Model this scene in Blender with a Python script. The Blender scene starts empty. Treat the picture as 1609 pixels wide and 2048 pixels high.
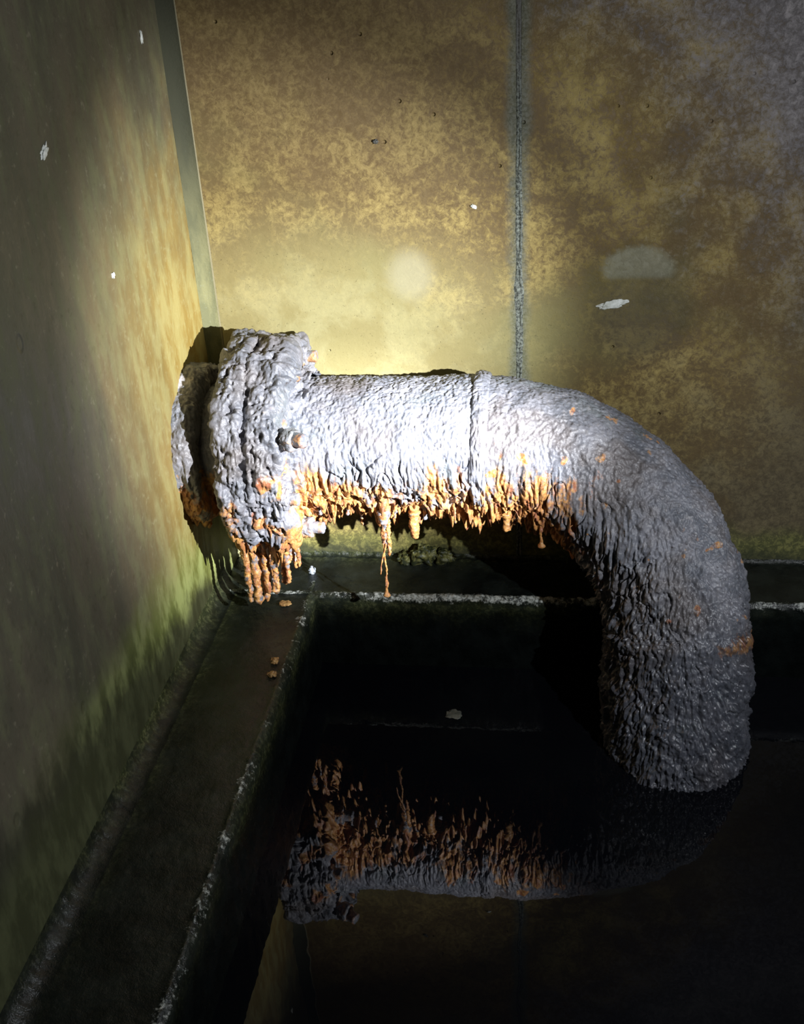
import bpy, math, random
import numpy as np
from mathutils import Vector, Matrix

random.seed(7)
rng = np.random.default_rng(7)
scene = bpy.context.scene
COL = scene.collection

# ------------------------------------------------------------------ noise
def _hash(ix, iy, iz, seed):
    h = (ix.astype(np.int64) * 374761393 + iy.astype(np.int64) * 668265263
         + iz.astype(np.int64) * 2147483647 + seed * 974634777) & 0xffffffff
    h = ((h ^ (h >> 13)) * 1274126177) & 0xffffffff
    h = (h ^ (h >> 16)) * 2246822519 & 0xffffffff
    return (h ^ (h >> 15)) & 0xffffffff

_G = rng.normal(size=(256, 3)); _G /= np.linalg.norm(_G, axis=1)[:, None]

def perlin(P, seed=0):
    P = np.asarray(P, dtype=np.float64)
    i = np.floor(P); f = P - i; i = i.astype(np.int64)
    u = f * f * f * (f * (f * 6 - 15) + 10)
    out = 0
    for dx in (0, 1):
        wx = u[:, 0] if dx else 1 - u[:, 0]
        for dy in (0, 1):
            wy = u[:, 1] if dy else 1 - u[:, 1]
            for dz in (0, 1):
                wz = u[:, 2] if dz else 1 - u[:, 2]
                g = _G[_hash(i[:, 0] + dx, i[:, 1] + dy, i[:, 2] + dz, seed) & 255]
                d = g[:, 0] * (f[:, 0] - dx) + g[:, 1] * (f[:, 1] - dy) + g[:, 2] * (f[:, 2] - dz)
                out = out + d * wx * wy * wz
    return out * 1.6

def fbm(P, seed=0, o=4, g=.5):
    P = np.asarray(P, dtype=np.float64)
    s = 0; a = 1; t = 0
    for k in range(o):
        s = s + a * perlin(P * 2 ** k, seed + k * 17); t += a; a *= g
    return s / t

def worley(P, seed=0):
    i = np.floor(P).astype(np.int64); f = P - i
    best = np.full(len(P), 9.)
    for dx in (-1, 0, 1):
        for dy in (-1, 0, 1):
            for dz in (-1, 0, 1):
                h = _hash(i[:, 0] + dx, i[:, 1] + dy, i[:, 2] + dz, seed)
                r = np.stack([(h & 1023) / 1023., ((h >> 10) & 1023) / 1023., ((h >> 20) & 1023) / 1023.], 1)
                d = (r + np.array([dx, dy, dz]) - f); d = (d * d).sum(1)
                best = np.minimum(best, d)
    return np.sqrt(best)

def sstep(a, b, x):
    t = np.clip((x - a) / (b - a), 0, 1)
    return t * t * (3 - 2 * t)

# ------------------------------------------------------------------ mesh helpers
def grid_mesh(name, V, nu, nv, mat, parent=None, wrap_v=False, attrs=None, caps=False, flip=False):
    """V: (nu*nv,3) vertices, index i*nv+j"""
    V = np.asarray(V, dtype=np.float64)
    j1 = nv if wrap_v else nv - 1
    I, J = np.meshgrid(np.arange(nu - 1), np.arange(j1), indexing='ij')
    I = I.ravel(); J = J.ravel(); Jn = (J + 1) % nv
    q = np.stack([I * nv + J, I * nv + Jn, (I + 1) * nv + Jn, (I + 1) * nv + J], 1)
    if flip: q = q[:, ::-1]
    faces = q
    tris = None
    if caps:
        c0, c1 = len(V), len(V) + 1
        V = np.vstack([V, V[:nv].mean(0), V[-nv:].mean(0)])
        jj = np.arange(nv); jn = (jj + 1) % nv
        t0 = np.stack([np.full(nv, c0), jn, jj], 1)
        t1 = np.stack([np.full(nv, c1), (nu - 1) * nv + jj, (nu - 1) * nv + jn], 1)
        tris = np.vstack([t0, t1])
        if flip: tris = tris[:, ::-1]
        if attrs: attrs = {k: np.concatenate([a, [a[:nv].mean(), a[-nv:].mean()]]) for k, a in attrs.items()}
    me = bpy.data.meshes.new(name)
    me.vertices.add(len(V)); me.vertices.foreach_set('co', V.ravel())
    nt = 0 if tris is None else len(tris)
    nl = len(faces) * 4 + nt * 3
    idx = faces.ravel() if nt == 0 else np.concatenate([faces.ravel(), tris.ravel()])
    me.loops.add(nl); me.loops.foreach_set('vertex_index', idx.astype(np.int32))
    me.polygons.add(len(faces) + nt)
    st = np.arange(len(faces)) * 4
    if nt: st = np.concatenate([st, len(faces) * 4 + np.arange(nt) * 3])
    me.polygons.foreach_set('loop_start', st.astype(np.int32))
    me.update(calc_edges=True); me.validate()
    me.polygons.foreach_set('use_smooth', np.ones(len(me.polygons), dtype=bool))
    if attrs:
        for k, a in attrs.items():
            at = me.attributes.new(k, 'FLOAT', 'POINT'); at.data.foreach_set('value', np.asarray(a, dtype=np.float32))
    me.materials.append(mat)
    o = bpy.data.objects.new(name, me); COL.objects.link(o)
    if parent: o.parent = parent
    return o

def tag(o, label=None, cat=None, group=None, kind=None):
    if label: o['label'] = label
    if cat: o['category'] = cat
    if group: o['group'] = group
    if kind: o['kind'] = kind
    return o

# ------------------------------------------------------------------ materials
def nodes(name):
    m = bpy.data.materials.new(name); m.use_nodes = True
    nt = m.node_tree; b = nt.nodes['Principled BSDF']
    return m, nt, b

class NB:
    def __init__(s, nt): s.nt = nt; s.L = nt.links
    def n(s, t, **k):
        x = s.nt.nodes.new(t)
        for a, v in k.items(): setattr(x, a, v)
        return x
    def put(s, sock, v):
        if isinstance(v, bpy.types.NodeSocket): s.L.new(v, sock)
        else: sock.default_value = v
    def coords(s):
        return s.n('ShaderNodeTexCoord').outputs['Object']
    def mapping(s, vec, scale=(1, 1, 1), loc=(0, 0, 0), rot=(0, 0, 0)):
        m = s.n('ShaderNodeMapping'); s.put(m.inputs['Vector'], vec)
        m.inputs['Scale'].default_value = scale; m.inputs['Location'].default_value = loc
        m.inputs['Rotation'].default_value = rot
        return m.outputs[0]
    def noise(s, vec, scale, detail=4, rough=.5, dist=0):
        x = s.n('ShaderNodeTexNoise'); s.put(x.inputs['Vector'], vec)
        x.inputs['Scale'].default_value = scale; x.inputs['Detail'].default_value = detail
        x.inputs['Roughness'].default_value = rough; x.inputs['Distortion'].default_value = dist
        return x.outputs['Fac']
    def voro(s, vec, scale, feature='F1', rand=1):
        x = s.n('ShaderNodeTexVoronoi', feature=feature); s.put(x.inputs['Vector'], vec)
        x.inputs['Scale'].default_value = scale; x.inputs['Randomness'].default_value = rand
        return x.outputs['Distance']
    def ramp(s, f, a, b, lo=0., hi=1.):
        x = s.n('ShaderNodeMapRange', interpolation_type='SMOOTHSTEP'); s.put(x.inputs['Value'], f)
        x.inputs['From Min'].default_value = a; x.inputs['From Max'].default_value = b
        x.inputs['To Min'].default_value = lo; x.inputs['To Max'].default_value = hi
        return x.outputs['Result']
    def mix(s, f, a, b):
        x = s.n('ShaderNodeMix', data_type='RGBA'); s.put(x.inputs[0], f)
        for i, v in ((6, a), (7, b)):
            s.put(x.inputs[i], v if isinstance(v, bpy.types.NodeSocket) else (*v, 1))
        return x.outputs[2]
    def math(s, op, a, b=0., c=0.):
        x = s.n('ShaderNodeMath', operation=op); s.put(x.inputs[0], a); s.put(x.inputs[1], b); s.put(x.inputs[2], c)
        return x.outputs[0]
    def bump(s, h, strength, dist, normal=None):
        x = s.n('ShaderNodeBump'); s.put(x.inputs['Height'], h)
        x.inputs['Strength'].default_value = strength; x.inputs['Distance'].default_value = dist
        if normal: s.put(x.inputs['Normal'], normal)
        return x.outputs[0]
    def attr(s, name):
        return s.n('ShaderNodeAttribute', attribute_name=name).outputs['Fac']
    def sep(s, vec):
        x = s.n('ShaderNodeSeparateXYZ'); s.put(x.inputs[0], vec); return x.outputs
    def blob(s, vec, c, r, soft=.35, wob=None):
        """mask of an ellipsoidal patch centred at c (object coords) with radii r"""
        v = s.mapping(vec, scale=tuple(1 / a for a in r), loc=tuple(-c[i] / r[i] for i in range(3)))
        x = s.n('ShaderNodeVectorMath', operation='LENGTH'); s.put(x.inputs[0], v)
        d = x.outputs['Value']
        if wob is not None: d = s.math('ADD', d, wob)
        return s.ramp(d, 1 - soft, 1 + soft, 1, 0)

def mat_crust(name='corroded_crust', seed=0.):
    m, nt, b = nodes(name); g = NB(nt)
    co = g.coords()
    rust, wet, pale = g.attr('rust'), g.attr('wet'), g.attr('pale')
    n1 = g.noise(co, 28, 5, .6); n2 = g.noise(co, 160, 5, .65); n3 = g.noise(co, 520, 3, .6)
    grey = g.mix(g.ramp(n1, .35, .65), (.145, .153, .176), (.245, .245, .272))
    bg = g.noise(g.mapping(co, loc=(.37, .2, .1)), 12, 3, .6)
    grey = g.mix(g.ramp(bg, .48, .66, 0, .6), grey, (.150, .120, .100))
    grey = g.mix(g.ramp(bg, .46, .30, 0, .6), grey, (.150, .175, .168))
    grey = g.mix(g.ramp(n2, .50, .72), grey, (.29, .28, .29))
    grey = g.mix(g.ramp(n2, .44, .28), grey, (.085, .075, .075))
    strk = g.noise(g.mapping(co, scale=(1, 1, .3)), 120, 5, .65)
    orr = g.mix(g.ramp(n2, .38, .62), (.40, .16, .045), (.62, .32, .10))
    orr = g.mix(g.ramp(strk, .50, .66), orr, (.33, .12, .06))
    orr = g.mix(g.ramp(n3, .54, .7, 0, .45), orr, (.45, .36, .27))
    rr0 = g.math('ADD', rust, g.math('MULTIPLY', g.math('SUBTRACT', strk, .5), 1.5))
    rr0 = g.math('ADD', rr0, g.math('MULTIPLY', g.math('SUBTRACT', n2, .5), .8))
    col = g.mix(g.ramp(rr0, .36, .74), grey, orr)
    col = g.mix(pale, col, (.55, .50, .46))
    dark = g.mix(g.math('MULTIPLY', wet, .72), col, (.020, .023, .032))
    g.put(b.inputs['Base Color'], dark)
    big = g.noise(co, 11, 3, .6)
    rr = g.ramp(n3, .3, .7, .26, .60)
    rr = g.math('MULTIPLY', rr, g.math('SUBTRACT', 1.0, g.math('MULTIPLY', wet, .72)))
    g.put(b.inputs['Roughness'], rr)
    b.inputs['Specular IOR Level'].default_value = .55
    nb = g.bump(g.math('ADD', n2, g.math('MULTIPLY', n3, .5)), .8, .0012)
    g.put(b.inputs['Normal'], nb)
    return m

def mat_wall_back():
    m, nt, b = nodes('stained_tank_wall'); g = NB(nt)
    co = g.coords(); x, y, z = g.sep(co)
    big = g.noise(co, 3.2, 4, .55); med = g.noise(co, 17, 5, .62, .4)
    fine = g.noise(co, 150, 7, .80, .5); vf = g.noise(co, 420, 3, .7)
    strk = g.noise(g.mapping(co, scale=(1, 1, .18)), 60, 4, .6)
    ochre = g.mix(g.ramp(med, .35, .65), (.225, .155, .045), (.34, .255, .085))
    brown = (.145, .098, .040); olive = (.155, .150, .055)
    mott = g.math('ADD', g.math('MULTIPLY', fine, .65), g.math('MULTIPLY', med, .35))
    col = g.mix(g.ramp(mott, .44, .57), brown, ochre)
    col = g.mix(g.ramp(mott, .54, .64, 0, .8), col, (.46, .35, .12))
    col = g.mix(g.ramp(big, .52, .68, 0, .7), col, olive)
    # smoother, paler patch just above the pipe near the corner
    pale_patch = g.blob(co, (-.30, 1.18, .36), (.25, 1, .15), .55, g.math('MULTIPLY', g.math('SUBTRACT', med, .5), .7))
    pale_patchc = g.mix(g.ramp(med, .4, .6), (.36, .31, .135), (.43, .39, .195))
    col = g.mix(g.math('MULTIPLY', pale_patch, .82), col, pale_patchc)
    # smoother brown band high up in the corner panel
    upl = g.blob(co, (-.33, 1.18, .86), (.30, 1, .30), .5, g.math('MULTIPLY', g.math('SUBTRACT', big, .5), .9))
    col = g.mix(g.math('MULTIPLY', upl, .75), col, g.mix(g.ramp(fine, .4, .65), (.125, .082, .036), (.18, .125, .058)))
    # right panel: duller, greyer violet colour towards upper right
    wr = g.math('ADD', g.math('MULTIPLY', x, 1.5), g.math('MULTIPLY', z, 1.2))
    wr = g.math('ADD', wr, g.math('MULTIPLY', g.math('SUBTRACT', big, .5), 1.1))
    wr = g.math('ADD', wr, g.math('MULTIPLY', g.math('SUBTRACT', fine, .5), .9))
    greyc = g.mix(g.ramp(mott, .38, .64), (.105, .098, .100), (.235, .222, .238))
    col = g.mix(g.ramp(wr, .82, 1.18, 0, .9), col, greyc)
    low = g.math('ADD', x, g.math('MULTIPLY', z, -1.1))
    low = g.math('ADD', low, g.math('MULTIPLY', g.math('SUBTRACT', med, .5), .6))
    col = g.mix(g.ramp(low, -.32, .08, 0, .8), col, g.mix(g.ramp(mott, .38, .64), (.080, .068, .044), (.145, .122, .078)))
    # dark specks
    sp = g.ramp(vf, .36, .30); col = g.mix(g.math('MULTIPLY', sp, .55), col, (.05, .045, .02))
    # repair mortar patches
    wob = g.math('MULTIPLY', g.math('SUBTRACT', fine, .5), .5)
    c1 = g.blob(co, (.094, 1.18, .476), (.038, 1, .026), .16, wob)
    cut = g.ramp(z, .463, .470)
    col = g.mix(g.math('MULTIPLY', g.math('MULTIPLY', c1, cut), .75), col, (.29, .285, .20))
    low2 = g.blob(co, (.10, 1.18, .42), (.05, 1, .048), .4, wob)
    col = g.mix(g.math('MULTIPLY', low2, .55), col, (.085, .072, .045))
    c2 = g.blob(co, (-.158, 1.18, .474), (.024, 1, .026), .5, wob)
    col = g.mix(g.math('MULTIPLY', c2, .6), col, (.40, .37, .24))
    # halo of grey algae along the panel joint
    jx = g.math('ABSOLUTE', g.math('ADD', x, .0361))
    jx = g.math('ADD', jx, g.math('MULTIPLY', g.math('SUBTRACT', med, .5), .018))
    col = g.mix(g.ramp(jx, .0165, .004, 0, .75), col, g.mix(g.ramp(vf, .4, .6), (.085, .10, .07), (.17, .185, .15)))
    # green tide line at the foot
    ft = g.math('ADD', z, g.math('MULTIPLY', g.math('SUBTRACT', med, .5), .06))
    col = g.mix(g.ramp(ft, .165, .12, 0, .6), col, g.mix(g.ramp(fine, .45, .6), (.10, .12, .035), (.30, .31, .08)))
    col = g.mix(g.ramp(ft, .128, .108, 0, .75), col, (.035, .04, .025))
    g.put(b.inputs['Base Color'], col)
    g.put(b.inputs['Roughness'], g.ramp(fine, .3, .7, .42, .68))
    b.inputs['Specular IOR Level'].default_value = .35
    rgh = g.ramp(wr, .7, 1.3, .25, 1.0)
    h = g.math('ADD', g.math('MULTIPLY', fine, .6), g.math('MULTIPLY', vf, .35))
    h = g.math('ADD', h, g.math('MULTIPLY', strk, .3))
    pit = g.voro(g.mapping(co, loc=(.3, .2, .1)), 26)
    h2 = g.math('SUBTRACT', g.math('MULTIPLY', h, rgh), g.ramp(pit, .065, .03, 0, 1.2))
    g.put(b.inputs['Normal'], g.bump(h2, .85, .0024))
    return m

def mat_wall_left():
    m, nt, b = nodes('algae_streaked_wall'); g = NB(nt)
    co = g.coords(); x, y, z = g.sep(co)
    s = g.mapping(co, scale=(1, 1, .38))
    st = g.noise(s, 6, 5, .55, .3); st2 = g.noise(s, 55, 5, .6); fine = g.noise(co, 120, 5, .7); med = g.noise(co, 11, 5, .6)
    vf = g.noise(co, 380, 3, .6)
    gg = g.mix(g.ramp(st, .32, .68), (.070, .068, .046), (.130, .110, .075))
    gg = g.mix(g.ramp(st2, .42, .7, 0, .5), gg, (.120, .128, .062))
    gg = g.mix(g.ramp(fine, .46, .30, 0, .5), gg, (.055, .052, .030))
    gg = g.mix(g.ramp(fine, .58, .75, 0, .5), gg, (.24, .22, .15))
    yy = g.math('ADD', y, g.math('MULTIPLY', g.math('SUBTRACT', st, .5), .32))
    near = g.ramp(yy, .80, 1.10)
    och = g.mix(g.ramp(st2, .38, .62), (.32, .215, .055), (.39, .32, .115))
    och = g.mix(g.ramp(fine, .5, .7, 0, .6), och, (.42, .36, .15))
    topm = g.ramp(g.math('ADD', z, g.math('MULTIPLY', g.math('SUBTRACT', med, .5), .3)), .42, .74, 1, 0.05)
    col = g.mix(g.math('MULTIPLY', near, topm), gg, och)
    # green growth near the kerb
    kz = g.math('ADD', z, g.math('MULTIPLY', g.math('SUBTRACT', st2, .5), .05))
    kz = g.math('ADD', kz, g.math('MULTIPLY', g.math('SUBTRACT', med, .5), .10))
    grn = g.mix(g.ramp(st2, .4, .62), (.16, .20, .045), (.34, .40, .13))
    col = g.mix(g.ramp(kz, .26, .17, 0, .8), col, grn)
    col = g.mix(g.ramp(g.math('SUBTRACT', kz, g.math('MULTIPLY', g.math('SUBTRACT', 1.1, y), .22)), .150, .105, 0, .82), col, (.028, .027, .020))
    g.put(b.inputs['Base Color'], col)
    g.put(b.inputs['Roughness'], g.ramp(st2, .3, .7, .42, .66))
    b.inputs['Specular IOR Level'].default_value = .3
    pit = g.voro(g.mapping(co, scale=(1, 1, .7), loc=(.3, .2, .1)), 13)
    h = g.math('ADD', g.math('MULTIPLY', st2, .9), g.math('MULTIPLY', fine, .4))
    h = g.math('SUBTRACT', h, g.ramp(pit, .08, .04, 0, 1.2))
    g.put(b.inputs['Normal'], g.bump(h, .6, .002))
    return m

def mat_kerb():
    m, nt, b = nodes('wet_black_kerb'); g = NB(nt)
    co = g.coords()
    cr = g.attr('crust'); alg = g.attr('algae')
    n1 = g.noise(co, 35, 5, .6); n2 = g.noise(co, 190, 5, .7); n3 = g.noise(co, 700, 2, .6)
    col = g.mix(g.ramp(n1, .35, .7), (.005, .0065, .006), (.015, .019, .016))
    col = g.mix(g.ramp(n2, .62, .78, 0, .5), col, (.05, .058, .048))
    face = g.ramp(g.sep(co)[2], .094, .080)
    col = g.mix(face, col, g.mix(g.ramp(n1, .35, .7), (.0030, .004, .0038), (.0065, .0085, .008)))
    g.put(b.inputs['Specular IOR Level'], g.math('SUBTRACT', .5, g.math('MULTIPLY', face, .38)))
    col = g.mix(alg, col, g.mix(g.ramp(n2, .45, .6), (.085, .10, .035), (.26, .28, .11)))
    crc = g.mix(g.ramp(n2, .4, .62), (.16, .17, .14), (.50, .52, .47))
    f = g.ramp(g.math('ADD', cr, g.math('MULTIPLY', g.math('SUBTRACT', n2, .5), 1.6)), .45, .8)
    col = g.mix(f, col, crc)
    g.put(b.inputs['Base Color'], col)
    g.put(b.inputs['Roughness'], g.ramp(n2, .3, .7, .12, .30))
    h = g.math('ADD', g.math('MULTIPLY', n2, 1.), g.math('MULTIPLY', n3, .35))
    g.put(b.inputs['Normal'], g.bump(h, .7, .0016))
    return m

def mat_bead():
    m, nt, b = nodes('sealant_bead'); g = NB(nt)
    co = g.coords(); x, y, z = g.sep(co)
    n1 = g.noise(g.mapping(co, scale=(1, 1, .3)), 60, 5, .6); n2 = g.noise(co, 260, 4, .7)
    col = g.mix(g.ramp(n1, .4, .6), (.20, .20, .105), (.29, .28, .14))
    col = g.mix(g.ramp(n2, .60, .74, 0, .5), col, (.34, .37, .28))
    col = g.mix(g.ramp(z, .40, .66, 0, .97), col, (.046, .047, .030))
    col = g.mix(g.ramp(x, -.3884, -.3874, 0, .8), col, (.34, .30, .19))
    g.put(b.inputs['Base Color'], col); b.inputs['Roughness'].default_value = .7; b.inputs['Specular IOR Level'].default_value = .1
    g.put(b.inputs['Normal'], g.bump(n2, .6, .0015))
    return m

def mat_joint():
    m, nt, b = nodes('crumbled_joint_filler'); g = NB(nt)
    co = g.coords(); x, y, z = g.sep(co)
    n1 = g.noise(co, 60, 4, .6); n2 = g.noise(co, 330, 4, .7)
    col = g.mix(g.ramp(n2, .40, .60), (.045, .05, .04), (.22, .24, .20))
    col = g.mix(g.ramp(z, .62, .74, 0, .9), col, (.075, .070, .060))
    g.put(b.inputs['Base Color'], col); b.inputs['Roughness'].default_value = .45
    g.put(b.inputs['Normal'], g.bump(n2, .9, .002))
    return m

def mat_simple(name, c1, c2, rough=.5, scale=200, bump=.001):
    m, nt, b = nodes(name); g = NB(nt); co = g.coords()
    n = g.noise(co, scale, 4, .6)
    g.put(b.inputs['Base Color'], g.mix(g.ramp(n, .38, .62), c1, c2))
    b.inputs['Roughness'].default_value = rough
    g.put(b.inputs['Normal'], g.bump(n, .7, bump))
    return m

def mat_water():
    m, nt, b = nodes('still_black_water'); g = NB(nt); co = g.coords()
    n = g.noise(co, 7, 3, .5)
    g.put(b.inputs['Base Color'], g.mix(g.ramp(n, .4, .7), (.0022, .0026, .0040), (.0034, .0040, .0050)))
    b.inputs['Roughness'].default_value = .012
    b.inputs['IOR'].default_value = 1.36
    g.put(b.inputs['Normal'], g.bump(g.noise(co, 22, 2, .5), .12, .0012))
    return m

M_CR = mat_crust()
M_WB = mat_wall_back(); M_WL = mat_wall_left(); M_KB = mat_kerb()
M_BD = mat_bead(); M_JT = mat_joint(); M_WT = mat_water()
M_WHITE = mat_simple('chalky_white_paint', (.60, .62, .55), (.82, .84, .78), .5)
M_STONE = mat_simple('grey_stone', (.30, .33, .35), (.50, .53, .56), .5)
M_MUD = mat_simple('green_brown_mud', (.022, .028, .010), (.17, .165, .05), .45, 130, .003)
M_FLK = mat_simple('rust_flake_brown', (.20, .10, .035), (.42, .25, .09), .4)
M_SCUM = mat_simple('pale_scum', (.07, .075, .06), (.13, .135, .11), .4, 90)
M_PEB = mat_simple('dark_chip', (.02, .02, .02), (.09, .09, .08), .3)

# ------------------------------------------------------------------ setting
XW, YW, ZL = -.405, 1.182, .102       # left wall, back wall, kerb height
XE = -.2845                           # left kerb front edge
YE = 1.087                            # back kerb front edge
XJ = -.0361                           # joint between the two back panels

def box(name, lo, hi, mat, bev=0.):
    import bmesh
    bm = bmesh.new(); bmesh.ops.create_cube(bm, size=1)
    for v_ in bm.verts:
        v_.co = Vector([(lo[i] + hi[i]) / 2 + v_.co[i] * (hi[i] - lo[i]) for i in range(3)])
    if bev: bmesh.ops.bevel(bm, geom=bm.edges[:], offset=bev, segments=3, affect='EDGES')
    me = bpy.data.meshes.new(name); bm.to_mesh(me); bm.free(); me.materials.append(mat)
    o = bpy.data.objects.new(name, me); COL.objects.link(o); return o

def merge_structure(o, label, cat):
    return tag(o, label, cat, kind='structure')

# back wall: left and right panels with a real groove between them (one wall)
import bmesh
def wall_back():
    bm = bmesh.new()
    g = .0012
    prof = [(XW - .1, YW), (XJ - g - .002, YW), (XJ - g, YW + .002), (XJ - g + .0008, YW + .012),
            (XJ + g - .0008, YW + .012), (XJ + g, YW + .002), (XJ + g + .002, YW), (2.6, YW), (2.6, YW + .12), (XW - .1, YW + .12)]
    vs = [[bm.verts.new((x, y, z)) for (x, y) in prof] for z in (-.25, 2.4)]
    n = len(prof)
    for i in range(n):
        bm.faces.new([vs[0][i], vs[0][(i + 1) % n], vs[1][(i + 1) % n], vs[1][i]])
    bm.faces.new(vs[1]); bm.faces.new(vs[0][::-1])
    bmesh.ops.recalc_face_normals(bm, faces=bm.faces[:])
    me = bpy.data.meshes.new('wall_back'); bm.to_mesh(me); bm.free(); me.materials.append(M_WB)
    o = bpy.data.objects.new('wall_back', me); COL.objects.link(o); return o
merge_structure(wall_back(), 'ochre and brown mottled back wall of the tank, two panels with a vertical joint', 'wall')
merge_structure(box('wall_left', (XW - .12, -1.6, -.25), (XW, YW, 2.4), M_WL), 'green grey streaked side wall the pipe comes out of', 'wall')

# corner bead (fillet) and crumbled filler in the joint
def bead():
    nz = 700; nv = 9
    Z = np.linspace(.10, 2.38, nz)
    V = []
    leg = .0185; ly = .011
    for z in Z:
        for k in range(nv):
            t = k / (nv - 1)
            x = XW + leg * t; y = YW - ly * (1 - t)
            V.append((x, y, z))
    V = np.array(V); t = np.tile(np.linspace(0, 1, nv), nz)
    sag = -.0016 * np.sin(t * math.pi)
    d = fbm(V * [60, 60, 26], 3, 4) * .0011 + np.maximum(0, fbm(V * 130, 5, 3)) * .0022 * sstep(.75, .45, V[:, 2]) * (1 - sstep(.15, .5, t))
    n = np.array([ly, -leg, 0]) / math.hypot(leg, ly)
    V = V + n[None] * (sag + d)[:, None]
    edge = (t > .99)
    V[edge, 0] = XW + leg + perlin(V[edge] * [1, 1, 9], 9) * .0007
    V[edge, 1] = YW - .0006
    return grid_mesh('trim_3', V, nz, nv, M_BD)
merge_structure(bead(), 'narrow grey green sealant bead running up the corner', 'sealant bead')

def joint():
    nz = 900; nv = 13
    Z = np.linspace(.104, 2.35, nz)
    T, S = np.meshgrid(Z, np.linspace(-1, 1, nv), indexing='ij')
    T = T.ravel(); S = S.ravel()
    w = .0042 + .0022 * perlin(np.stack([T * 14, T * 0, T * 0], 1), 21) + .004 * np.exp(-((T - .455) / .02) ** 2)
    w = np.maximum(w * (1 - .6 * sstep(.56, .74, T)), .0030 + .0008 * perlin(np.stack([T * 60, T * 0, T * 0 + 5], 1), 23))
    cx = XJ + .0012 * perlin(np.stack([T * 9, T * 0 + 3, T * 0], 1), 22)
    V = np.stack([cx + S * w, np.full_like(T, YW), T], 1)
    h = (1 - S ** 2) * (.0010 + .0024 * np.clip(fbm(V * [300, 1, 210], 31, 4) + .3, 0, 1)) * (1 - .5 * sstep(.60, .75, T))
    h -= (.0022 - .0012 * sstep(.5, .7, T)) * np.exp(-(S / .28) ** 2) * sstep(.3, -.2, perlin(V * [120, 1, 40], 33) - .35 * sstep(.60, .75, T))
    V[:, 1] -= h - .0006
    return grid_mesh('trim_4', V, nz, nv, M_JT)
merge_structure(joint(), 'crumbled grey filler in the vertical joint of the back wall', 'joint filler')

# kerbs ------------------------------------------------------------
def kerb(name, A, B, inward, width, seg, label, fil_w, fil_h, cut=None, boost=1., r=.0055):
    """profile swept from A to B; A, B on the wall line (xy); inward = unit vector from wall to water"""
    A = np.array(A); B = np.array(B); n = np.array(inward)
    prof = []; cr = []; alg = []
    # fillet at wall
    for t in np.linspace(0, 1, 10):
        a = t * math.pi / 2
        prof.append((fil_w * (1 - math.cos(a)) , ZL + fil_h * (1 - math.sin(a)))); cr.append(.06 + .16 * math.sin(a * 2)); alg.append(.40 * (1 - t))
    # flat top
    nt = 46
    for t in np.linspace(0, 1, nt)[1:]:
        u = fil_w + (width - r - fil_w) * t
        prof.append((u, ZL)); e = (width - u)
        cr.append(.05 + .55 * math.exp(-(max(0, e - r) / .006) ** 2)); alg.append(.25 * math.exp(-((u - fil_w) / .008)))
    for t in np.linspace(0, 1, 9)[1:]:
        a = t * math.pi / 2
        prof.append((width - r + r * math.sin(a), ZL - r + r * math.cos(a))); cr.append(.80 - .30 * t); alg.append(.1)
    for t in np.linspace(0, 1, 26)[1:]:
        prof.append((width + .002 * t, ZL - r - (.16) * t)); cr.append(.22 * math.exp(-t * 16)); alg.append(.3 * math.exp(-t * 14))
    prof = np.array(prof); m = len(prof)
    s = np.linspace(0, 1, seg)
    base = A[None] + (B - A)[None] * s[:, None]
    V = np.zeros((seg, m, 3))
    V[:, :, 0] = base[:, None, 0] + n[0] * prof[None, :, 0]
    V[:, :, 1] = base[:, None, 1] + n[1] * prof[None, :, 0]
    V[:, :, 2] = prof[None, :, 1]
    V = V.reshape(-1, 3)
    U = np.tile(prof[:, 0], seg); Zp = np.tile(prof[:, 1], seg)
    CR = np.tile(cr, seg).astype(float); AL = np.tile(alg, seg).astype(float)
    top = (Zp > ZL - .001)
    e = width - U
    d = fbm(V * 28, 41, 4) * .0016 + fbm(V * 170, 45, 3) * .0006
    ridge = np.exp(-((e - .004) / .0045) ** 2) * top * (.0012 + .0040 * np.clip(fbm(V * 120, 47, 4) + .25, 0, 1))
    foot = np.exp(-(U / .014) ** 2) * top * .0035 * np.clip(fbm(V * 110, 49, 3) + .2, 0, 1)
    V[:, 2] += (d + ridge + foot) * sstep(ZL - .02, ZL, Zp) * (U > 1e-6)
    V[:, :2] += (n[None] * ((fbm(V * 45, 51, 4) * .0022 + fbm(V * 160, 52, 3) * .001) * sstep(.02, .0, e))[:, None])
    nn = fbm(V * 24, 61, 3)
    CR = CR * boost * np.clip(.75 + 1.1 * nn, .1, 1.4)
    AL = np.clip(AL * (.9 + 1.6 * fbm(V * 30, 63, 3)), 0, 1)
    far = sstep(.2, .9, V[:, 1]) * sstep(.5, -.1, V[:, 0])
    AL *= far * far
    if cut: V = cut(V)
    o = grid_mesh(name, V, seg, m, M_KB, attrs={'crust': CR, 'algae': AL}, flip=(n[0] > 0))
    merge_structure(o, label, 'kerb')
    return o
kerb('trim_1', (XW, YW), (2.5, YW), (0, -1), YW - YE, 1500, 'wet black kerb ledge running along the foot of the back wall', .006, .006, boost=1.15)
kerb('trim_2', (XW, YE + .03), (XW, -1.6), (1, 0), XE - XW, 1500, 'wet black kerb ledge running along the foot of the side wall', .0185, .020, boost=.75, r=.009)

# water
def water():
    n = 60
    X, Y = np.meshgrid(np.linspace(-.30, 2.6, n), np.linspace(-1.6, YE + .02, n), indexing='ij')
    V = np.stack([X.ravel(), Y.ravel(), np.zeros(n * n)], 1)
    return grid_mesh('water_surface', V, n, n, M_WT, flip=True)
wt = tag(water(), 'still black water reflecting the rusty pipe in front of both kerbs', 'water', kind='stuff')

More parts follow.
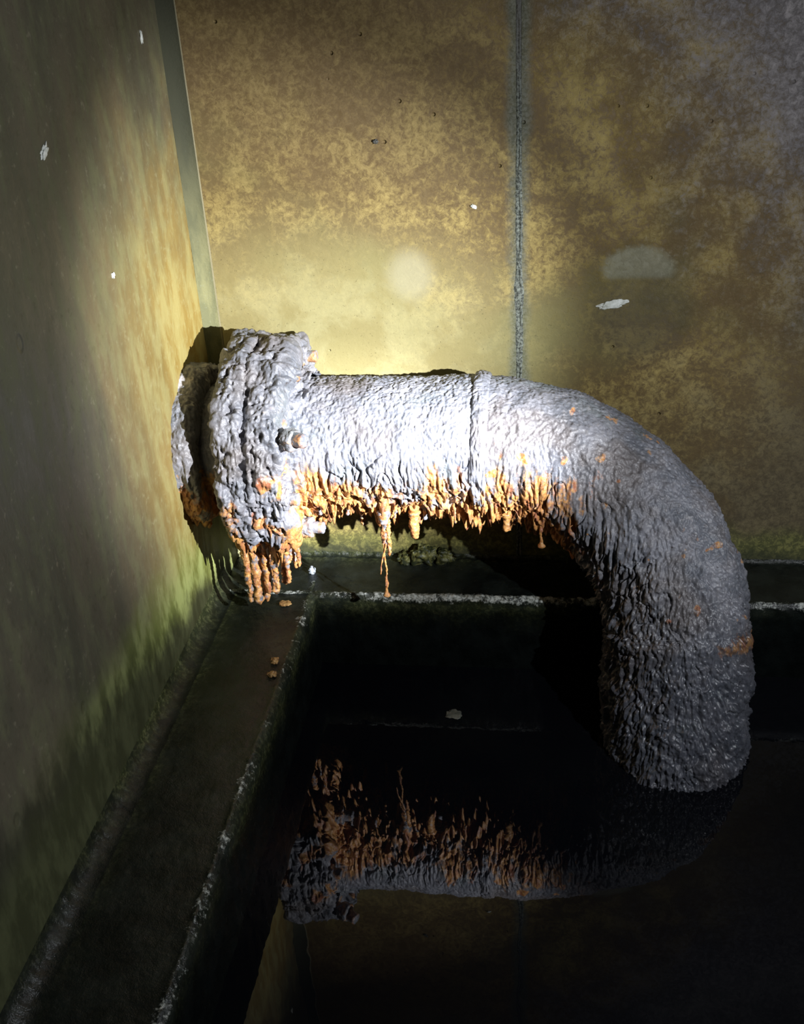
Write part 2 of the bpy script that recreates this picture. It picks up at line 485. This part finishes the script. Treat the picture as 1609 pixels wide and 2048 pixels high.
# ------------------------------------------------------------------ the pipe
YP, ZP, RP = 1.0952, .3077, .0728
X0, RB, PHI = -.0726, .2171, .4018
T0 = np.array([1., 0, 0]); DN = np.array([0, -math.sin(PHI), -math.cos(PHI)])
BN = np.cross(T0, DN)                      # constant binormal
PC = np.array([0, YP, ZP])

def line(s):                                # s in metres along the axis measured from x=X0
    if s <= 0: return PC + np.array([X0 + s, 0, 0]), T0
    a = s / RB
    if a <= math.pi / 2:
        return PC + np.array([X0, 0, 0]) + RB * (math.sin(a) * T0 + (1 - math.cos(a)) * DN), math.cos(a) * T0 + math.sin(a) * DN
    P = PC + np.array([X0, 0, 0]) + RB * (T0 + DN)
    return P + DN * (s - RB * math.pi / 2), DN

def tube(s0, s1, ds, nth, rad):
    S = np.linspace(s0, s1, int((s1 - s0) / ds) + 2)
    th = np.linspace(0, 2 * math.pi, nth, endpoint=False)
    C = []; N = []; 
    for s in S:
        c, t = line(s); n1 = np.cross(BN, t)
        C.append(c); N.append(n1)
    C = np.array(C); N = np.array(N)
    nrm = np.cos(th)[None, :, None] * N[:, None, :] + np.sin(th)[None, :, None] * BN[None, None, :]
    R = rad(S)[:, None, None] if callable(rad) else rad
    P = C[:, None, :] + nrm * R
    return P.reshape(-1, 3), nrm.reshape(-1, 3), len(S), nth, np.repeat(S, nth)

def crust(P, N, amp=1., fringe=1., rope=1., rust_bias=0., wet_on=True, cell=1., xr=1.):
    q = P * np.array([1, 1, .26])
    wv = np.stack([perlin(P * 35, 71), perlin(P * 35, 72), perlin(P * 35, 73)], 1)
    qq = q * 125 * cell + wv * .9
    W = worley(qq, 3)
    h = (.55 - W ** 2) * .0020
    W2 = worley(q * 270 * cell + wv, 5)
    h += (.5 - W2 ** 2) * .0013
    h += fbm(P * 20, 75, 3) * .0045
    h += fbm(q * 420, 77, 2) * .0010 + (1 - np.abs(perlin(P * np.array([170, 170, 110]) + wv, 78)) * 2.5) * .0007
    side = sstep(.97, .6, np.abs(N[:, 2]))
    low = sstep(.55, -.45, N[:, 2])
    rp = 1 - np.abs(perlin(np.stack([P[:, 0] * 115, P[:, 1] * 115, P[:, 2] * 13], 1) + wv * .35, 81)) * 2.2
    rp2 = 1 - np.abs(perlin(np.stack([P[:, 0] * 230, P[:, 1] * 230, P[:, 2] * 30], 1) + wv * .4, 82)) * 2.2
    h += rope * side * (rp - .5) * (.0004 + .0030 * low ** 1.5)
    h += rope * side * (rp2 - .5) * (.0003 + .0013 * low)
    # deep cracks running with gravity
    ck = np.abs(perlin(np.stack([P[:, 0] * 52, P[:, 1] * 52, P[:, 2] * 7], 1) + wv * .5, 85))
    h -= rope * side * np.exp(-(ck / .022) ** 2) * (.0006 + .0070 * low) * sstep(-.25, .2, perlin(P * 30, 87))
    h = h * amp
    V = P + N * h[:, None]
    # hanging fringe
    bot = sstep(.35, .92, -N[:, 2])
    col = perlin(np.stack([P[:, 0] * 95 * xr, P[:, 1] * 95 * xr, P[:, 2] * 3], 1) + wv * .25, 91)
    col2 = perlin(np.stack([P[:, 0] * 210, P[:, 1] * 210, P[:, 2] * 3], 1), 92)
    big = .55 + .9 * np.clip(perlin(np.stack([P[:, 0] * 22, P[:, 1] * 22, P[:, 2] * 3], 1), 93) + .3, 0, 1)
    hang = np.clip(col + .7 * col2 + .05, 0, 1) * big
    V[:, 2] -= fringe * bot * hang * .030
    # rust
    rn = fbm(np.stack([P[:, 0] * 45, P[:, 1] * 45, P[:, 2] * 14], 1), 95, 4)
    rn2 = fbm(P * 9, 97, 2)
    rust = -N[:, 2] * .95 + .10 + rn * .75 + rn2 * .45 + rust_bias
    rust += .5 * fringe * bot * np.clip(hang, 0, 1)
    rust = np.clip(rust, 0, 1)
    wet = sstep(.26, .06, P[:, 2] + fbm(P * 25, 99, 2) * .03) if wet_on else np.zeros(len(P))
    pale = np.zeros(len(P))
    return V, rust, wet, pale

pipe = bpy.data.objects.new('drain_pipe', None); COL.objects.link(pipe)
pipe.location = (0, 0, 0)
tag(pipe, 'heavily rusted flanged pipe with elbow coming out of side wall and dipping into black water', 'pipe')

# straight section
P, N, nu, nv, S = tube(X0 - 0 - .2150 + .0, .004, .0009, 620, RP)
V, ru, we, pa = crust(P, N, 1., 1.)
XX = P[:, 0]
front = sstep(0, 1, -N[:, 1])
ru = np.clip(ru + .45 * np.exp(-((XX + .255) / .02) ** 2) * sstep(.5, -.2, N[:, 2]) + .25 * np.exp(-((XX + .105) / .02) ** 2) * sstep(.3, -.3, N[:, 2]), 0, 1)
grid_mesh('straight_section', V, nu, nv, M_CR, pipe, wrap_v=True, attrs={'rust': ru, 'wet': we, 'pale': pa}, flip=True)

# elbow
LE = RB * math.pi / 2
P, N, nu, nv, S = tube(-.004, LE - .012, .0009, 620, lambda s: RP + .0025 * sstep(0, .3, s))
V, ru, we, pa = crust(P, N, 1.05 + .9 * sstep(.10, .30, S), 1.1, rope=1 + .8 * sstep(.08, .25, S), rust_bias=.32 * sstep(.22, .05, S), cell=.8)
fade = sstep(.10, .28, S)
ru = np.clip(ru - .55 * fade * (1 - .6 * sstep(.5, .9, -N[:, 2])), 0, 1)
ru = np.clip(ru + .55 * sstep(.50, .60, perlin(P * 62, 131)), 0, 1)
grid_mesh('elbow', V, nu, nv, M_CR, pipe, wrap_v=True, attrs={'rust': ru, 'wet': we, 'pale': pa}, flip=True)

# outlet section dipping into the water, starting with a low collar step
P, N, nu, nv, S = tube(LE - .015, LE + .155, .0009, 620, lambda s: RP + .0028 + .0035 * np.exp(-((s - LE + .004) / .009) ** 2))
V, ru, we, pa = crust(P, N, 1.9, 0., rope=1.9, cell=.6)
ru = np.clip(ru * .25 + .75 * np.exp(-((S - LE + .002) / .010) ** 2) * sstep(.1, .8, N[:, 0]) + .15 * sstep(.2, .5, fbm(P * 60, 133, 3)), 0, 1)
grid_mesh('outlet_section', V, nu, nv, M_CR, pipe, wrap_v=True, attrs={'rust': ru, 'wet': np.clip(we * 1.1, 0, 1), 'pale': pa}, caps=True, flip=True)

# weld ring between straight and elbow
def wr(s):
    u = (s + .002) / .0085
    return RP + .0050 * np.sqrt(np.clip(1 - u ** 2, 0, 1)) - .001
P, N, nu, nv, S = tube(-.0105, .0065, .0007, 620, wr)
V, ru, we, pa = crust(P, N, 1., .8)
ru = np.clip(ru + .1, 0, 1)
grid_mesh('weld_ring', V, nu, nv, M_CR, pipe, wrap_v=True, attrs={'rust': ru, 'wet': we, 'pale': pa}, flip=True)

# lathe around the pipe axis from a (x, r) profile
def lathe(name, prof, dx, nth, amp, fringe, mat=M_CR, bias=0., extra=None, cell=.8, wob=.0, rope=.6):
    prof = np.array(prof)
    seg = np.hypot(*np.diff(prof, axis=0).T); cum = np.concatenate([[0], np.cumsum(seg)])
    k = int(cum[-1] / dx) + 2
    t = np.linspace(0, cum[-1], k)
    x = np.interp(t, cum, prof[:, 0]); r = np.interp(t, cum, prof[:, 1])
    # light smoothing for rounded shoulders
    for _ in range(6):
        x[1:-1] = (x[:-2] + 2 * x[1:-1] + x[2:]) / 4; r[1:-1] = (r[:-2] + 2 * r[1:-1] + r[2:]) / 4
    tx = np.gradient(x); tr = np.gradient(r); L = np.hypot(tx, tr) + 1e-12
    nx, nr = -tr / L, tx / L
    th = np.linspace(0, 2 * math.pi, nth, endpoint=False)
    cs, sn = np.cos(th), np.sin(th)
    P = np.stack([np.repeat(x[:, None], nth, 1), YP + r[:, None] * sn[None], ZP + r[:, None] * cs[None]], 2).reshape(-1, 3)
    N = np.stack([np.repeat(nx[:, None], nth, 1), nr[:, None] * sn[None], nr[:, None] * cs[None]], 2).reshape(-1, 3)
    V, ru, we, pa = crust(P, N, amp, fringe, rope=rope, rust_bias=bias, cell=cell, wet_on=False)
    rad = np.hypot(P[:, 1] - YP, P[:, 2] - ZP)[:, None]
    RD = np.stack([np.zeros(len(P)), P[:, 1] - YP, P[:, 2] - ZP], 1) / rad
    V = V + RD * (fbm(np.stack([P[:, 0] * 18, P[:, 1] * 24, P[:, 2] * 24], 1), 111, 3) * wob)[:, None]
    if extra: V, ru, pa = extra(P, N, V, ru, pa, RD)
    return grid_mesh(name, V, k, nth, mat, pipe, wrap_v=True, attrs={'rust': ru, 'wet': we, 'pale': pa})

def fl_extra(P, N, V, ru, pa, RD):
    up = sstep(.55, .95, RD[:, 2])
    # extra crust cap on top of the flange and a ragged lower lip
    V = V + RD * (up * (.003 + .009 * np.clip(fbm(P * 40, 121, 3) + .3, 0, 1)))[:, None]
    V = V + N * (np.clip(fbm(P * 48, 141, 3), -.2, 1) * .008 - np.clip(fbm(P * 95, 143, 2) - .22, 0, 1) * .020)[:, None]
    # collapsed crust heap spilling from the top of the flange on to the pipe
    for (cx, ang, rr_, hh) in ((-.286, -.10, .020, .012), (-.276, -.38, .014, .010), (-.310, -.05, .02, .004), (-.288, -.75, .012, .006), (-.283, -2.2, .014, .008), (-.300, -2.55, .018, .008), (-.345, -.1, .014, .004)):
        r0 = .104; c = np.array([cx, YP + r0 * math.sin(ang), ZP + r0 * math.cos(ang)])
        dd = np.linalg.norm(V - c, axis=1); k = np.exp(-(dd / rr_) ** 2) * hh
        V = V + (N * .5 + np.array([.6, -.25, 0])) * k[:, None]
    ru = np.clip(-RD[:, 2] * .85 + .02 + fbm(P * 30, 123, 4) * 1.5 + .42 * sstep(-.315, -.285, P[:, 0]) - .10, 0, 1)
    return V, ru, pa

FA, FB_ = -.352, -.283
lathe('flange', [(FA, .050), (FA, .112), (FA + .005, .117), (FA + .027, .117), (FA + .030, .111), (FA + .034, .111), (FA + .037, .114),
                 (FB_ - .004, .113), (FB_, .108), (FB_ + .001, .090), (FB_ + .004, .080), (FB_ + .020, .070)],
      .0010, 760, 1.6, .9, extra=fl_extra, cell=.62, wob=.007)

def col_extra(P, N, V, ru, pa, RD):
    ru = np.clip(-RD[:, 2] * 1.2 - .02 + fbm(P * 40, 125, 4) * .8 + .25 * sstep(-.390, -.400, P[:, 0]), 0, 1)
    pa = np.clip(sstep(.7, .95, RD[:, 2]) * sstep(-.1, .3, fbm(P * 80, 127, 3)) * .5, 0, 1)
    return V, ru, pa
lathe('wall_collar', [(XW - .004, .0895), (XW + .016, .0885), (XW + .0215, .085), (XW + .0225, .050)], .0010, 620, 1.3, .35, extra=col_extra, cell=.7, wob=.006)
lathe('pipe_neck', [(XW + .012, .066), (FA + .01, .066)], .0012, 420, .8, .3, cell=.7, bias=.35)

# bolts with nuts round the flange
def rough_solid(name, ctr, axis, L, r, sides, parent, rust, seed, amp=.0014, rr=None):
    """short rounded prism along axis; sides=6 gives a nut, 0 a round stud"""
    ax = np.array(axis, float); ax /= np.linalg.norm(ax)
    a = np.array([0, 0, 1.]) if abs(ax[2]) < .9 else np.array([1., 0, 0])
    u = np.cross(ax, a); u /= np.linalg.norm(u); w = np.cross(ax, u)
    nth = 72
    ts = np.linspace(0, 1, 30); th = np.linspace(0, 2 * math.pi, nth, endpoint=False)
    rows = []; 
    rb = min(r, L) * .28
    for t in ts:
        z = L * t
        k = 1.
        if z > L - rb: k = 1 - .35 * (1 - math.sqrt(max(0, 1 - ((z - L + rb) / rb) ** 2)))
        for h in th:
            f = 1.
            if sides: f = 1 / math.cos(((h + .3) % (2 * math.pi / sides)) - math.pi / sides) * .93
            rows.append(np.array(ctr) + ax * z + (u * math.cos(h) + w * math.sin(h)) * r * k * f)
    for kk in (.55, .2):
        for h in th: rows.append(np.array(ctr) + ax * L + (u * math.cos(h) + w * math.sin(h)) * r * .65 * kk)
    V = np.array(rows); c = np.array(ctr) + ax * L * .5
    D = V - c; D /= np.linalg.norm(D, axis=1)[:, None]
    V = V + D * ((fbm(V * 170, seed, 3) + .5 * fbm(V * 420, seed + 5, 2)) * amp)[:, None]
    ru = np.clip(rust + fbm(V * 90, seed + 9, 3) * .9 + .35 * (-D[:, 2]), 0, 1)
    z0 = np.zeros(len(V))
    return grid_mesh(name, V, len(ts) + 2, nth, M_CR, parent, wrap_v=True, attrs={'rust': ru, 'wet': z0, 'pale': z0 + (.12 if rust < .45 else 0)}, caps=True)

bolts = [(-18, .010, .0125, .35), (-60, .034, .0085, .40), (-104, .012, .0125, .25), (-150, .026, .0120, .22),
         (-196, .014, .012, .6), (-240, .018, .012, .4), (-285, .018, .012, .4), (-330, .014, .012, .3)]
for k, (a, ln, nr_, ru_) in enumerate(bolts):
    a = math.radians(a); cy, cz = YP + .098 * math.sin(a), ZP + .098 * math.cos(a)
    st = rough_solid('bolt', (FB_ - .006, cy, cz), (1, -.04, 0) if k != 1 else (.86, -.5, .04), ln + .010, .0068 if k != 1 else .0078, 0, pipe, ru_ + .1, 300 + k * 13)
    if k == 1:
        rough_solid('nut', (FB_ + .010, cy - .010, cz - .001), (.86, -.5, -.02), .0125, .0122, 6, st, .35, 420 + k * 7, amp=.0016)
    else:
        rough_solid('nut', (FB_ - .004, cy, cz), (1, 0, 0), ln * .8, nr_, 6, st, ru_, 420 + k * 7, amp=.003)

# drips -----------------------------------------------------------------
def drip(x, y, ztop, zbot, r0, r1, seed, bead_r=0., lean=(0., 0.), rust=.8, name='rust_drip', wig=1.):
    L = ztop - zbot; n = max(14, int(L / .0011)); nth = 18
    t = np.linspace(0, 1, n)
    ph = seed * 1.7
    tt = np.stack([t * L * 70 + ph, t * 0 + .5, t * 0], 1)
    cx = x + lean[0] * t + perlin(tt, seed) * .0016 * wig * np.minimum(1, t * 3)
    cy = y + lean[1] * t + perlin(tt + 9.3, seed) * .0016 * wig * np.minimum(1, t * 3)
    r = r0 + (r1 - r0) * t ** .7
    r = r * (1 + .38 * perlin(np.stack([t * L * 85 + ph, t * 0, t * 0 + .3], 1), seed + 3))
    if bead_r: r = r + bead_r * np.exp(-((t - .93) * L / (bead_r * 1.15)) ** 2)
    r = r * np.sqrt(np.clip((1 - t) * L / (r1 + bead_r + 1e-5) * 1.2 + .02, 0, 1))
    r = np.maximum(r, .0003)
    th = np.linspace(0, 2 * math.pi, nth, endpoint=False)
    V = np.stack([cx[:, None] + r[:, None] * np.cos(th), cy[:, None] + r[:, None] * np.sin(th), np.repeat((ztop - t * L)[:, None], nth, 1)], 2).reshape(-1, 3)
    D = np.stack([np.tile(np.cos(th), n), np.tile(np.sin(th), n), np.zeros(n * nth)], 1)
    V = V + D * (fbm(V * 330, seed, 3) * .0026 * min(1, r0 / .003))[:, None]
    ru = np.clip(rust + fbm(V * 150, seed + 5, 3) * .8, 0, 1); z0 = np.zeros(len(V))
    return grid_mesh(name, V, n, nth, M_CR, pipe, wrap_v=True, attrs={'rust': ru, 'wet': z0, 'pale': z0}, caps=True, flip=True)

# thick drips under the flange
FD = [(-.347, 1.030, .128, .0040), (-.342, 1.045, .115, .0062), (-.337, 1.058, .110, .0050), (-.330, 1.050, .128, .0052), (-.3265, 1.066, .116, .0046),
      (-.318, 1.045, .138, .0040), (-.312, 1.062, .133, .0048), (-.305, 1.055, .140, .0042), (-.300, 1.072, .150, .0036), (-.351, 1.055, .150, .0044),
      (-.345, 1.085, .135, .0045), (-.334, 1.105, .142, .005), (-.320, 1.115, .140, .0045), (-.310, 1.09, .15, .004), (-.349, 1.11, .15, .004), (-.292, 1.06, .160, .003)]
for k, (x, y, zb, r) in enumerate(FD):
    zt = ZP - math.sqrt(max(1e-5, .112 ** 2 - (y - YP) ** 2)) + .012
    drip(x, y, zt, zb, r * 1.1, r * .62, 500 + k, bead_r=.0022 if k in (1, 2, 4, 6) else 0, rust=.72)
# under the collar
for k, (x, y, L) in enumerate([(-.398, 1.035, .016), (-.391, 1.050, .022), (-.396, 1.07, .018), (-.388, 1.085, .014)]):
    zt = ZP - math.sqrt(.087 ** 2 - (y - YP) ** 2) + .006
    drip(x, y, zt, zt - L, .004, .0022, 560 + k, rust=.9)
# fringe of thin drips under the straight run and the first part of the elbow
r_ = random.Random(11)
for k in range(52):
    s = -.195 + .30 * k / 51 + r_.uniform(-.003, .003)
    c, t = line(s)
    psi = math.radians(r_.uniform(-48, 22))
    n1 = np.array([0, math.sin(psi), -math.cos(psi)])
    if s > 0:
        a = s / RB; up = np.array([-math.sin(a) * 1., 0, 0]); n1 = n1 + up * .9
        n1 = n1 - t * (n1 @ t); n1 /= np.linalg.norm(n1)
    root = c + n1 * (RP - .004)
    ln = r_.uniform(.012, .026) * (1.25 if r_.random() < .25 else 1)
    drip(root[0], root[1], root[2] + .004, root[2] - ln, r_.uniform(.0022, .0042), r_.uniform(.0010, .0018), 600 + k, rust=r_.uniform(.35, .95),
         bead_r=r_.uniform(.0, .0012), lean=(r_.uniform(-.002, .002), 0))
# the named big ones: broad drip, short detached looking drips
drip(-.149, 1.045, .245, .210, .0062, .0034, 700, rust=.9, bead_r=.001)
drip(-.046, 1.045, .245, .222, .0052, .0030, 701, rust=.9, bead_r=.003)
drip(-.008, 1.036, .250, .206, .0020, .0012, 702, rust=1., bead_r=.0030)
# long double strand with a bead at its end (hair root)
drip(-.184, 1.045, .246, .196, .0075, .0026, 710, rust=.55)
drip(-.1795, 1.043, .232, .188, .0034, .0016, 711, rust=.9)
drip(-.186, 1.043, .205, .1455, .0012, .0009, 712, rust=1., wig=1.2, name='root_strand', lean=(.0005, 0))
drip(-.183, 1.041, .205, .1640, .0011, .0006, 713, rust=1., lean=(-.0085, 0), wig=1.2, name='root_strand')
drip(-.1858, 1.043, .160, .1305, .0014, .0022, 714, rust=.75, bead_r=.0032, name='root_strand')

# ------------------------------------------------------------------ small loose things
def chip(name, ctr, size, mat, seed, rot=0., n=26, rough=.35, label='', cat='', group=None, flat_back=None):
    th = np.linspace(0, 2 * math.pi, n * 2, endpoint=False); ph = np.linspace(.02, math.pi - .02, n)
    A, B = np.meshgrid(ph, th, indexing='ij')
    U = np.stack([(np.sin(A) * np.cos(B)), (np.sin(A) * np.sin(B)), np.cos(A)], 2).reshape(-1, 3)
    k = 1 + fbm(U * 1.6 + seed * 3.1, seed, 4) * rough * 1.6
    V = np.sign(U) * np.abs(U) ** .8 * k[:, None] * np.array(size) / 2
    o = grid_mesh(name, V, n, n * 2, mat, wrap_v=True, caps=True)
    o.location = ctr; o.rotation_euler = rot if isinstance(rot, tuple) else (0, 0, rot)
    tag(o, label, cat, group); return o

yw = YW - .0005
chip('paint_flake', (.068, yw, .4375), (.028, .003, .0085), M_WHITE, 3, rot=(0, -.22, 0), rough=.6,
     label='largest white paint flake, stuck on back wall below the round mortar patch', cat='paint flake')
chip('paint_flake', (-.085, yw, .549), (.0062, .003, .0035), M_WHITE, 8, rot=(0, .5, 0), rough=.6,
     label='tiny white chip on the back wall just left of the vertical joint', cat='paint flake')
chip('dark_pebble', (-.188, yw, .620), (.0058, .004, .004), M_PEB, 12, rough=.5,
     label='small dark pebble chip high on ochre panel above the straight pipe', cat='pebble')
chip('paint_flake', (XW, .853, .679), (.003, .016, .0075), M_WHITE, 15, rot=(.5, 0, 0), rough=.6,
     label='pale curved flake on the side wall near the left edge', cat='paint flake')
chip('paint_flake', (XW, 1.116, .738), (.003, .005, .011), M_WHITE, 17, rough=.5,
     label='slim upright white flake at the top of the side wall', cat='paint flake')
chip('paint_flake', (XW, .942, .551), (.003, .0055, .0050), M_WHITE, 19, rough=.5,
     label='small pale dot flake halfway down the side wall', cat='paint flake')
chip('mud_clod', (-.158, YW - .012, ZL + .010), (.030, .022, .028), M_MUD, 23, rough=.6,
     label='largest green brown mud clod on back kerb against the wall under the pipe', cat='mud clod')
chip('mud_clod', (-.132, YW - .010, ZL + .007), (.022, .018, .018), M_MUD, 27, rough=.6,
     label='lower mud clod at the right end of the heap on the back kerb', cat='mud clod')
chip('mud_clod', (-.181, YW - .011, ZL + .005), (.020, .018, .014), M_MUD, 31, rough=.6,
     label='small mud clod at the left end of the heap, behind the hanging strand', cat='mud clod')
chip('stone_chip', (-.298, 1.137, ZL + .004), (.009, .008, .010), M_STONE, 35, rough=.5,
     label='pale grey stone chip lying on the back kerb near the corner', cat='stone')
chip('rust_flake', (-.317, 1.064, ZL + .0022), (.014, .009, .004), M_FLK, 37, rough=.5,
     label='brown rust flake on side kerb nearest the corner', cat='rust flake')
chip('rust_flake', (-.303, .949, ZL + .0024), (.009, .009, .005), M_FLK, 39, rough=.5,
     label='middle rust flake on side kerb by its water edge', cat='rust flake')
chip('rust_flake', (-.301, .925, ZL + .0024), (.010, .008, .005), M_FLK, 43, rough=.5,
     label='foremost rust flake on the side kerb close to its water edge', cat='rust flake')
chip('floating_scum', (-.108, .993, .0006), (.018, .016, .002), M_SCUM, 47, rough=.4,
     label='small pale scum patch floating on black water', cat='scum')

# ------------------------------------------------------------------ light: one hand torch (hot core + wide spill)
LP = Vector((.47, .44, .635)); TG = Vector((-.235, 1.09, .345))
def spot(name, energy, size, blend, color, rad, target=TG, loc=LP):
    l = bpy.data.lights.new(name, 'SPOT'); l.energy = energy; l.spot_size = math.radians(size); l.spot_blend = blend
    l.color = color; l.shadow_soft_size = rad
    o = bpy.data.objects.new(name, l); COL.objects.link(o); o.location = loc
    o.rotation_euler = (target - loc).to_track_quat('-Z', 'Y').to_euler(); return o
spot('torch_core', 175, 19, 1., (.86, .90, 1.), .005, target=Vector((-.150, 1.03, .305)))
spot('torch_beam', 118, 40, 1., (.95, .97, 1.), .005, target=Vector((-.35, 1.14, .40)))
spot('torch_spill', 18, 150, 1., (.90, .94, 1.), .005, target=TG + Vector((0, 0, .12)))
w = bpy.data.worlds.new('World'); scene.world = w; w.use_nodes = True
w.node_tree.nodes['Background'].inputs[0].default_value = (.5, .6, .8, 1)
w.node_tree.nodes['Background'].inputs[1].default_value = .004

# ------------------------------------------------------------------ camera
F_, pit, yaw, rol = 2156.8, .50542, .15452, -.06165
f = Vector((-math.sin(yaw) * math.cos(pit), math.cos(yaw) * math.cos(pit), -math.sin(pit)))
r = Vector((math.cos(yaw), math.sin(yaw), 0)); u = r.cross(f)
r2 = math.cos(rol) * r + math.sin(rol) * u; u2 = -math.sin(rol) * r + math.cos(rol) * u
cd = bpy.data.cameras.new('camera'); cam = bpy.data.objects.new('camera', cd); COL.objects.link(cam)
cd.sensor_fit = 'HORIZONTAL'; cd.sensor_width = 36; cd.lens = F_ / 1609 * 36; cd.clip_start = .01
cam.matrix_world = Matrix(((r2.x, u2.x, -f.x, 0), (r2.y, u2.y, -f.y, 0), (r2.z, u2.z, -f.z, .83), (0, 0, 0, 1)))
scene.camera = cam
scene.view_settings.view_transform = 'Standard'; scene.view_settings.look = 'None'
scene.view_settings.exposure = 0; scene.view_settings.gamma = 1; scene.view_settings.use_curve_mapping = False
scene.cycles.max_bounces = 6
